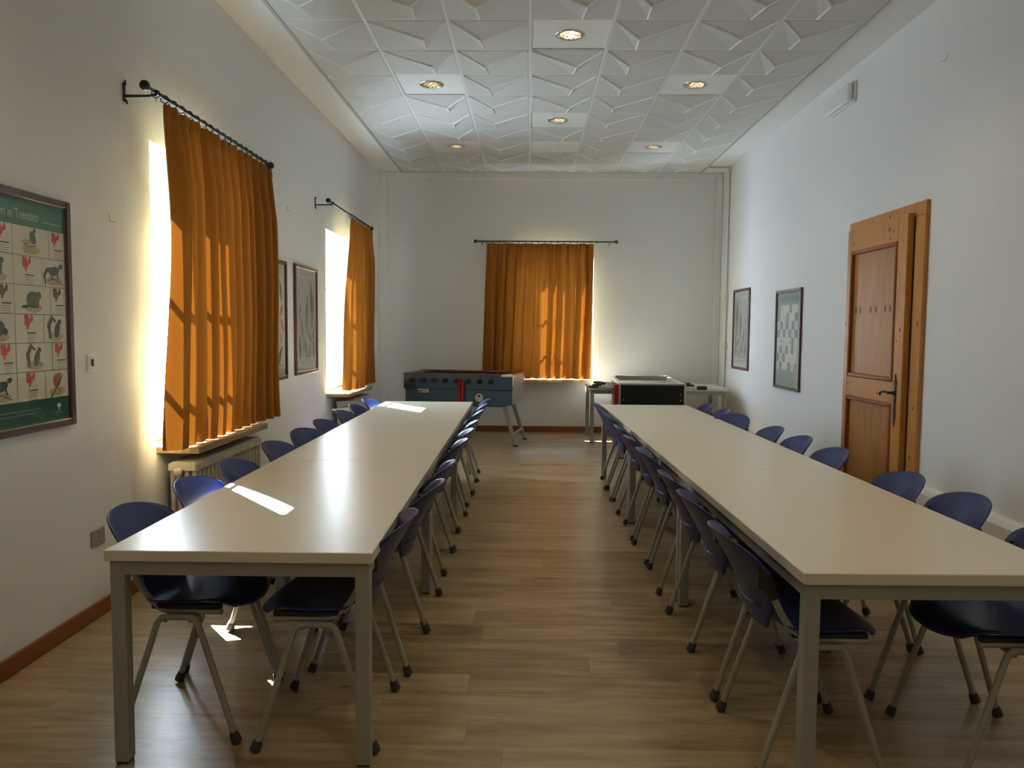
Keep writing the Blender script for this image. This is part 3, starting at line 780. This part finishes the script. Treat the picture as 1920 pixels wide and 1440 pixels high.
def bird(c, x, z, s, m, kind, fl=1, rot=0):
    def P(a, b):
        a *= fl; q, w_ = math.cos(rot), math.sin(rot); return (x+(a*q-b*w_)*s, z+(a*w_+b*q)*s)
    if kind == 0:      # upright perched with long tail
        c.poly([P(*p) for p in [(-.03,.5),(.03,.5),(.06,.42),(.05,.36),(.14,.2),(.16,0),(.10,-.2),(.06,-.5),(-.0,-.5),(-.05,-.2),(-.10,0),(-.08,.22),(-.03,.36),(-.08,.44)]], m)
        c.stroke([P(.06,.2), P(.1,0), P(.05,-.25)], .03*s, 'p_dark')
    elif kind == 1:    # leaning body with wing
        c.ell(*P(0,0), .34*s, .15*s, m, rot+.9*fl); c.ell(*P(.24*1,.3), .09*s, .08*s, m); c.poly([P(.3,.33), P(.4,.3), P(.3,.27)], 'p_dark')
        c.poly([P(-.1,-.1), P(-.42,-.45), P(-.30,-.48), P(0,-.2)], m); c.stroke([P(.12,.1), P(-.05,-.1), P(-.2,-.3)], .07*s, 'p_dark')
        c.stroke([P(-.3,-.3), P(.3,-.3)], .02*s, 'p_brown')
    elif kind == 2:    # flying, spread wings
        c.ell(*P(0,0), .2*s, .07*s, m, rot+.4*fl); c.poly([P(-.05,.05), P(-.3,.4), P(-.1,.35), P(.08,.06)], m); c.poly([P(.05,0), P(.4,-.25), P(.3,-.05), P(.1,.1)], m)
    else:              # owl-like
        c.ell(*P(0,0), .16*s, .32*s, m); c.ell(*P(0,.32), .13*s, .12*s, m); c.ell(*P(-.05,.34), .025*s, .025*s, 'p_dark'); c.ell(*P(.05,.34), .025*s, .025*s, 'p_dark')
        c.ell(*P(0,-.05), .09*s, .22*s, 'p_grey')
def draw_birds(variant):
    def f(c, w, h):
        rnd = random.Random(20+variant)
        c.rect(-w/2, w/2, -h/2, h/2, 'paper_w'); zt, zb = h/2-.088, -h/2+.135
        c.rect(-w/2+.012, w/2-.012, zb, zt, 'paper_g' if variant != 1 else 'paper'); c.rect(-w/2+.012, w/2-.012, zt, zt+.002, 'p_line'); c.rect(-w/2+.012, w/2-.012, zb-.002, zb, 'p_line')
        c.text('UCCELLI PROTETTI', .03 if variant != 1 else .02, h/2-.045, .052, 'p_line', 1.02)
        c.text('PROVINCIA AUTONOMA DI TRENTO', .04, -h/2+.078, .026, 'p_line', 1.05); c.rect(.0, .09, -h/2+.045, -h/2+.048, 'p_grey')
        c.ell(-w/2+.06, -h/2+.082, .012, .018, 'p_dark'); c.poly([(-w/2+.048,-h/2+.06),(-w/2+.072,-h/2+.06),(-w/2+.06,-h/2+.035)], 'p_grey')
        c.rect(-w/2+.04, -w/2+.16, zt-.075, zt-.07, 'p_line')
        if variant == 1:
            bs = [(.23,.27,.2,'p_slate',0,1,.2),(.06,.28,.2,'p_brown',0,-1,-.3),(.25,.09,.13,'p_red',1,1,0),(.12,.06,.11,'p_brown',1,1,.1),(.27,-.04,.14,'p_rust',1,-1,0),(.1,-.1,.1,'p_brown',1,1,0),(.24,-.17,.10,'p_red',1,1,.4),(.12,-.19,.1,'p_brown',2,1,0),(.19,-.33,.24,'p_dark',1,1,0),(.06,-.33,.2,'p_slate',1,-1,0),
                  (-.1,.25,.18,'p_brown',0,1,0),(-.23,.2,.16,'p_slate',1,1,0),(-.1,.03,.15,'p_rust',1,1,0),(-.25,-.05,.14,'p_brown',1,-1,0),(-.1,-.2,.16,'p_slate',0,1,0),(-.24,-.3,.2,'p_brown',3,1,0)]
        else:
            bs = [(.2,.17,.42,'p_dark',0,1,.08),(.04,.06,.38,'p_slate',0,-1,-.1),(-.2,.1,.13,'p_slate',1,1,0),(.2,-.06,.14,'p_dark',2,1,.2),(-.14,-.1,.26,'p_slate',0,1,.25),(.13,-.17,.17,'p_dark',1,-1,.2),(.25,-.14,.12,'p_slate',1,1,0),(-.2,-.28,.26,'p_dark',0,-1,.12),(-.02,-.28,.24,'p_slate',0,1,.3),(.12,-.31,.14,'p_dark',1,1,0),(.27,-.28,.22,'p_slate',0,-1,.1),(-.24,.27,.1,'p_slate',2,1,0),(-.1,-.27,.1,'p_slate',1,1,0)]
            if variant == 2: bs = [(-x, z, s_, m, k, -fl, -r_) for x, z, s_, m, k, fl, r_ in bs]
            c.stroke([(-.03,-.38),(.06,-.35),(.16,-.36)], .008, 'p_brown')
        for b in bs:
            if abs(b[0]) < w/2-.03: bird(c, b[0]*.97, b[1]*.97, b[2], b[3], b[4], b[5], b[6])
    return f
def draw_checks(c, w, h):
    rnd = random.Random(5)
    c.rect(-w/2, w/2, -h/2, h/2, 'p_sage'); c.rect(-w/2+.08, w/2-.05, h/2-.10, h/2-.035, 'p_green')
    z1 = h/2-.13; rh = (h-.30)/8; cw = w/8
    rows = ['.www.ww.', '.ww.wwg.', 'wgwgwgw.', 'gwgwgwg.', 'wwwwwgw.', 'wgwgwgw.', 'gwgwwww.', 'wgwwgw..']
    for r_, line in enumerate(rows):
        for k, ch in enumerate(line):
            x0 = -w/2+.012+k*cw; zt = z1-r_*rh
            if ch in 'wg':
                c.rect(x0, x0+cw, zt-rh, zt, 'paper_w' if ch == 'w' else 'p_grey')
                if ch == 'w' and rnd.random() < .4: c.ell(x0+cw/2, zt-rh*.5, .008, .025, 'p_grey' if rnd.random() < .7 else 'p_slate', rnd.uniform(-.5, .5))
    region(c, -w/2+.012+1.5*cw, z1-4.5*rh, .05, 'p_red')
    c.lines(-w/2+.1, w/2-.08, -h/2+.11, 4, .018, 'p_green', rnd)
poster('poster', .76, 1.045, (XL, 3.265, 1.532), PI/2, 'framed mammal poster with green header on the left wall, nearest the camera', 'frame_dark', .036, [], draw_mammals)
poster('poster', .74, 1.04, (XL, 6.545, 1.545), PI/2, 'framed bird poster partly hidden behind the nearest curtain', 'frame_red', .034, [], draw_birds(1))
poster('poster', .76, 1.04, (XL, 7.54, 1.555), PI/2, 'framed bird poster between the two left windows, fully in view', 'frame_red', .034, [], draw_birds(0))
poster('poster', .74, 1.035, (XR, 10.06, 1.508), -PI/2, 'framed bird poster on the right wall, the farther one near the corner', 'frame_red', .034, [], draw_birds(2))
poster('poster', .80, 1.055, (XR, 8.24, 1.40), -PI/2, 'framed green checkered poster on the right wall, nearer the door', 'frame_dark', .034, [], draw_checks)

# ------------------------------------------------------------------ small wall fittings
t = empty('light_switch', (XL, 3.812, 1.297), PI/2); tag(t, 'small white light switch on the left wall beside the mammal poster', 'light switch')
MB().bbox(-.036, .036, -.009, 0, -.042, .042, .003).build('plate', 'white', t); MB().bbox(-.008, .008, -.016, -.009, -.018, .018, .003).build('rocker', 'cap', t)
t = empty('wall_outlet', (XL, 3.825, .412), PI/2); tag(t, 'grey socket plate low on the left wall behind the nearest chair', 'wall outlet')
MB().bbox(-.06, .06, -.009, 0, -.042, .042, .003).build('plate', 'outlet', t)
mb = MB()
for z in (-.018, 0, .018): mb.lathe([(.004,.0),(.0005,.0006)], (0,-.009,z), (0,-1,0), 10)
mb.build('socket_holes', 'cap', t)
t = empty('emergency_light', (XR+.002, 6.98, 3.50), -PI/2); tag(t, 'white rectangular emergency light high on the right wall near the ceiling', 'emergency light')
MB().bbox(-.26, .26, -.03, 0, -.085, .085, .006).build('housing', 'white', t); MB().bbox(-.25, .25, -.075, -.03, -.075, .075, .012).build('cover', 'white', t)
mb = MB(); mb.tube(fillet([(2.43, YB-.45, ZC-.014), (XR-.016, YB-.45, ZC-.014), (XR-.016, YB-.45, .0)], .03), .009, 8)
t = empty('wall_conduit', (0,0,0)); tag(t, 'thin grey conduit running down the right wall in the far corner', 'conduit')
mb.build('pipe', 'trim', t)
for z in (1.95, 1.28): MB().bbox(XR-.035, XR-.001, YB-.49, YB-.41, z-.04, z+.04, .004).build('junction_box', 'box', t)
MB().bbox(XR-.045, XR-.001, YB-.48, YB-.43, ZC-.05, ZC-.001, .004).build('junction_box', 'box', t)
for (x, y, z, sx, lab) in ((XL, 7.0, 2.53, 1, 'small metal hook on the left wall above the hidden bird poster'), (XL, 9.95, 2.95, 1, 'tiny hook high on the left wall above the far curtain rod'),
                    (XR, 5.3, 3.27, -1, 'tiny hook high on the right wall above the door side'), (XL, 4.02, 2.02, 1, 'tiny nail on the left wall between mammal poster and window')):
    tag(MB().tube([(0,0,.04),(sx*.006,0,.0),(sx*.02,.0,-.004),(sx*.024,.02,0)], .0025, 6).build('wall_hook', 'box', loc=(x, y, z)), lab, 'hook')

# ------------------------------------------------------------------ football tables
def handle(mb_parent, a, b, parent):
    a = Vector(a); b = Vector(b)
    o = MB().tube([a, a+(b-a)*.1, a+(b-a)*.5, a+(b-a)*.9, b], [.010, .013, .015, .014, .009], 10).build('handle', 'black', parent); return o
def players(parent, rod, x, zc, ys, m):
    for y in ys:
        k = MB(); k.bbox(x-.012, x+.012, y-.02, y+.02, zc-.085, zc-.01, .004); k.sphere((x, y, zc+.025), .014, 10, 6); k.bbox(x-.014, x+.014, y-.024, y+.024, zc-.015, zc+.015, .004); k.build('player', m, rod)
# blue-grey one, long side toward the camera. local x along length, y depth (away), origin at front-right bottom corner
th = R(-10.2)
FA = empty('football_table', (-.20, 9.73, 0), th); tag(FA, 'blue-grey football table on splayed grey legs by the back wall', 'football table')
LL, DD = 1.43, .75
b = MB()
b.bbox(-LL, 0, 0, .03, .715, .90, .003); b.bbox(-LL+.02, -.012, .006, .034, .53, .713, .003)
b.bbox(-LL, 0, DD-.03, DD, .715, .90, .003); b.bbox(-LL+.02, -.012, DD-.034, DD-.006, .53, .713, .003)
b.prism([(-LL+.02,.532),(-LL+.08,.50),(-.14,.50),(-.012,.532)], .008, DD-.008)
b.build('body', 'foos', FA)
MB().bbox(-.03, -.002, .03, DD-.03, .53, .885, .003).build('end_panel', 'foos_side', FA); MB().bbox(-LL+.002, -LL+.03, .03, DD-.03, .53, .885, .003).build('end_panel', 'foos_side', FA)
r_ = MB(); r_.bbox(-LL-.01, 0, -.008, .045, .895, .915, .004); r_.bbox(-LL-.01, 0, DD-.045, DD+.008, .895, .925, .004); r_.bbox(-.13, .005, .045, DD-.045, .895, .915, .004); r_.bbox(-LL-.01, -LL+.13, .045, DD-.045, .895, .915, .004); r_.build('top_rail', 'wood_dark', FA)
MB().box(-LL+.13, -.13, .045, DD-.045, .79, .80).build('playing_field', 'pitch', FA)
mc = MB(); mc.bbox(-.14, .004, -.012, .0, .885, .917, .003); mc.bbox(-.002, .008, -.012, .02, .76, .917, .002); mc.bbox(-.002, .008, DD-.02, DD+.01, .72, .917, .002); mc.bbox(-.004, .003, .0, DD, .885, .918, .002)
mc.build('corner_plate', 'alu', FA)
dk = MB(); dk.bbox(-LL-.005, -LL+.15, -.004, .0, .715, .90, .002); dk.build('corner_patch', 'foos_black', FA)
xs_ = [-LL+.06+k*(LL-.24)/8 for k in range(9)]
for k, x in enumerate(xs_[:8]):
    x += .05
    rd = MB().tube([(x, -.055 if k % 3 else -.03, .825), (x, DD+.2, .825)], .008, 8).build('playing_rod', 'chrome', FA)
    MB().lathe([(.034,0),(.032,.012),(.018,.016),(.018,.0)], (x, 0, .825), (0,-1,0), 20).build('bushing', 'black', rd)
    handle(None, (x, -.04, .825), (x-(.0), -.15, .825), rd)
    players(rd, rd, x, .83, [.2, .375, .55] if k % 2 else [.3, .45], 'red' if k % 2 else 'foos')
rb = MB()
for dx in (0, .045): rb.bbox(-.70+dx, -.675+dx, -.035, -.001, .50, .845, .004)
rb.bbox(-.70, -.63, -.012, -.001, .50, .845, .003); rb.build('score_rail', 'red', FA)
ds = MB().lathe([(.055,0),(.055,.006),(.05,.009),(.001,.009)], (-.43,.0,.615), (0,-1,0), 24).build('return_plate', 'alu', FA)
MB().sphere((-.425,-.012,.59), .018, 12, 8).build('ball', 'white', ds); MB().lathe([(.017,.0092),(.0005,.0098)], (-.435,0,.638), (0,-1,0), 16).build('coin_hole', 'black', ds)
st = Canvas([]); st.rect(-1.245, -1.10, .665, .712, 'white'); st.poly([(-1.24,.670),(-1.24,.694),(-1.185,.694),(-1.195,.670)], 'p_red'); st.stroke([(-1.18,.704),(-1.165,.686),(-1.15,.678)], .009, 'p_slate'); st.stroke([(-1.15,.70),(-1.13,.692),(-1.11,.674)], .009, 'p_slate')
st.mb.build('sticker', st.mats, FA)
for sx, x0 in ((1, -.13), (-1, -LL+.13)):
    brc = MB()
    for y in (.10, DD-.10):
        MB().tube([(x0, y, .52), (x0+sx*.16, y+(-.05 if y < .3 else .05), .02)], .026, 14).build('leg', 'steel_paint', FA)
        MB().lathe([(.03,0),(.03,.022),(.001,.022)], (x0+sx*.163, y+(-.05 if y < .3 else .05), 0)).build('foot_cap', 'cap', FA)
    brc.tube([(x0+sx*.12, .07, .15), (x0+sx*.12, DD-.07, .15)], .018, 10); brc.build('cross_brace', 'steel_paint', FA)
# black one, short end toward the camera. local origin at near-left bottom corner, y away
FB = empty('football_table', (1.035, 8.86, 0), R(-2.0)); tag(FB, 'black football table with metal rims beyond the right tables', 'football table')
WW, LY = .755, 1.22
b = MB(); b.bbox(.012, WW-.012, .01, .03, .50, .86, .003); b.bbox(.012, WW-.012, LY-.03, LY-.01, .50, .86, .003); b.box(.03, WW-.03, .03, LY-.03, .50, .51); b.build('body', 'foos_black', FB)
e = MB(); e.bbox(.005, .028, .03, LY-.03, .50, .86, .003); e.bbox(WW-.028, WW-.005, .03, LY-.03, .50, .86, .003); e.build('side_panel', 'foos', FB)
r_ = MB(); r_.bbox(-.005, .045, -.005, LY+.005, .86, .885, .004); r_.bbox(WW-.045, WW+.005, -.005, LY+.005, .86, .885, .004); r_.bbox(.045, WW-.045, -.005, .13, .86, .882, .004); r_.bbox(.045, WW-.045, LY-.045, LY+.005, .86, .905, .004)
r_.bbox(-.003, .02, -.003, .012, .50, .86, .003); r_.bbox(WW-.02, WW+.003, -.003, .012, .50, .86, .003); r_.build('metal_rim', 'alu', FB)
MB().box(.03, WW-.03, .03, LY-.03, .77, .78).build('playing_field', 'white', FB)
MB().box(.045, WW-.045, .13, LY-.045, .866, .872).build('glass_cover', 'glass_top', FB)
bo = MB()
for x, z in ((.055,.69),(WW-.055,.69),(WW-.055,.755)): bo.lathe([(.008,0),(.0005,.003)], (x, .010, z), (0,-1,0), 10)
bo.build('bolts', 'alu', FB)
rodsB = [(.17,1,.15),(.30,-1,.22),(.44,1,.2),(.58,-1,.16),(.72,1,.1),(.86,-1,.1),(1.0,1,.1),(1.1,-1,.12)]
for y, sd, ext in rodsB:
    z = .815
    xa, xb = (-ext*.9, WW+ext) if sd > 0 else (-ext, WW+ext*.5)
    rd = MB().tube([(xa, y, z), (xb, y, z)], .008, 8).build('playing_rod', 'chrome', FB)
    if sd > 0: handle(None, (xb, y, z), (xb+.12, y, z), rd)
    else: handle(None, (xa, y, z), (xa-.12, y, z), rd)
    for yy in [.25, .5] if sd > 0 else [.38]:
        k = MB(); k.bbox(yy-.02, yy+.02, y-.01, y+.01, z-.03, z+.03, .004); k.build('player', 'red' if sd > 0 else 'foos', rd)
sb = MB(); sb.bbox(-.055, -.002, .02, .06, .50, .86, .004); sb.build('score_rail', 'red', FB)
for x in (.10, WW-.10):
    for y in (.12, LY-.12):
        dx = -.05 if x < .3 else .05; dy = -.06 if y < .5 else .06
        MB().tube([(x, y, .505), (x+dx, y+dy, .02)], .026, 14).build('leg', 'steel_paint', FB)
        MB().lathe([(.03,0),(.03,.022),(.001,.022)], (x+dx, y+dy, 0)).build('foot_cap', 'cap', FB)

# ------------------------------------------------------------------ light
w = bpy.data.worlds.new('daylight'); S.world = w; w.use_nodes = True
bg = w.node_tree.nodes['Background']; bg.inputs[0].default_value = (.66,.84,1.0,1); bg.inputs[1].default_value = 31.0
d = Vector((.64*math.cos(R(38.5)), -.77*math.cos(R(38.5)), -math.sin(R(38.5))))
sl = bpy.data.lights.new('sun', 'SUN'); sl.energy = 140; sl.angle = R(.53); sl.color = (.88,.97,1)
so = bpy.data.objects.new('sun', sl); COL.objects.link(so); so.rotation_euler = d.to_track_quat('-Z', 'Y').to_euler(); so.location = (-8, 12, 8)
def portal(loc, rot, sx, sy):
    a = bpy.data.lights.new('sky_portal', 'AREA'); a.shape = 'RECTANGLE'; a.size = sx; a.size_y = sy; a.cycles.is_portal = True
    o = bpy.data.objects.new('sky_portal', a); COL.objects.link(o); o.location = loc; o.rotation_euler = rot
portal((XL-.21, 5.06, 1.65), (0, -PI/2, 0), 1.8, 1.2)
portal((XL-.21, 8.91, 1.65), (0, -PI/2, 0), 1.8, 1.2)
portal((.33, YB+.29, 1.64), (-PI/2, 0, 0), 1.2, 1.78)

# ------------------------------------------------------------------ camera
F = 1455.0
yaw, pit, rol = math.atan(31/F), math.atan(101/F), .0083
f = Vector((-math.sin(yaw)*math.cos(pit), math.cos(yaw)*math.cos(pit), -math.sin(pit)))
r = Vector((math.cos(yaw), math.sin(yaw), 0)); u = r.cross(f)
r2 = r*math.cos(rol)+u*math.sin(rol); u2 = u*math.cos(rol)-r*math.sin(rol)
cd = bpy.data.cameras.new('camera'); cam = bpy.data.objects.new('camera', cd); COL.objects.link(cam)
cam.matrix_world = Matrix(((r2.x,u2.x,-f.x,0),(r2.y,u2.y,-f.y,0),(r2.z,u2.z,-f.z,1.475),(0,0,0,1)))
cd.sensor_width = 36; cd.lens = F/1920*36; cd.clip_start = .05
S.camera = cam
vs = S.view_settings; vs.view_transform = 'Standard'; vs.look = 'None'; vs.gamma = 1; vs.exposure = 1.1; vs.use_curve_mapping = False
S.cycles.max_bounces = 10; S.cycles.diffuse_bounces = 6; S.cycles.transparent_max_bounces = 12
S.cycles.use_denoising = True
S.cycles.sample_clamp_indirect = 8
S.cycles.caustics_reflective = False; S.cycles.caustics_refractive = False
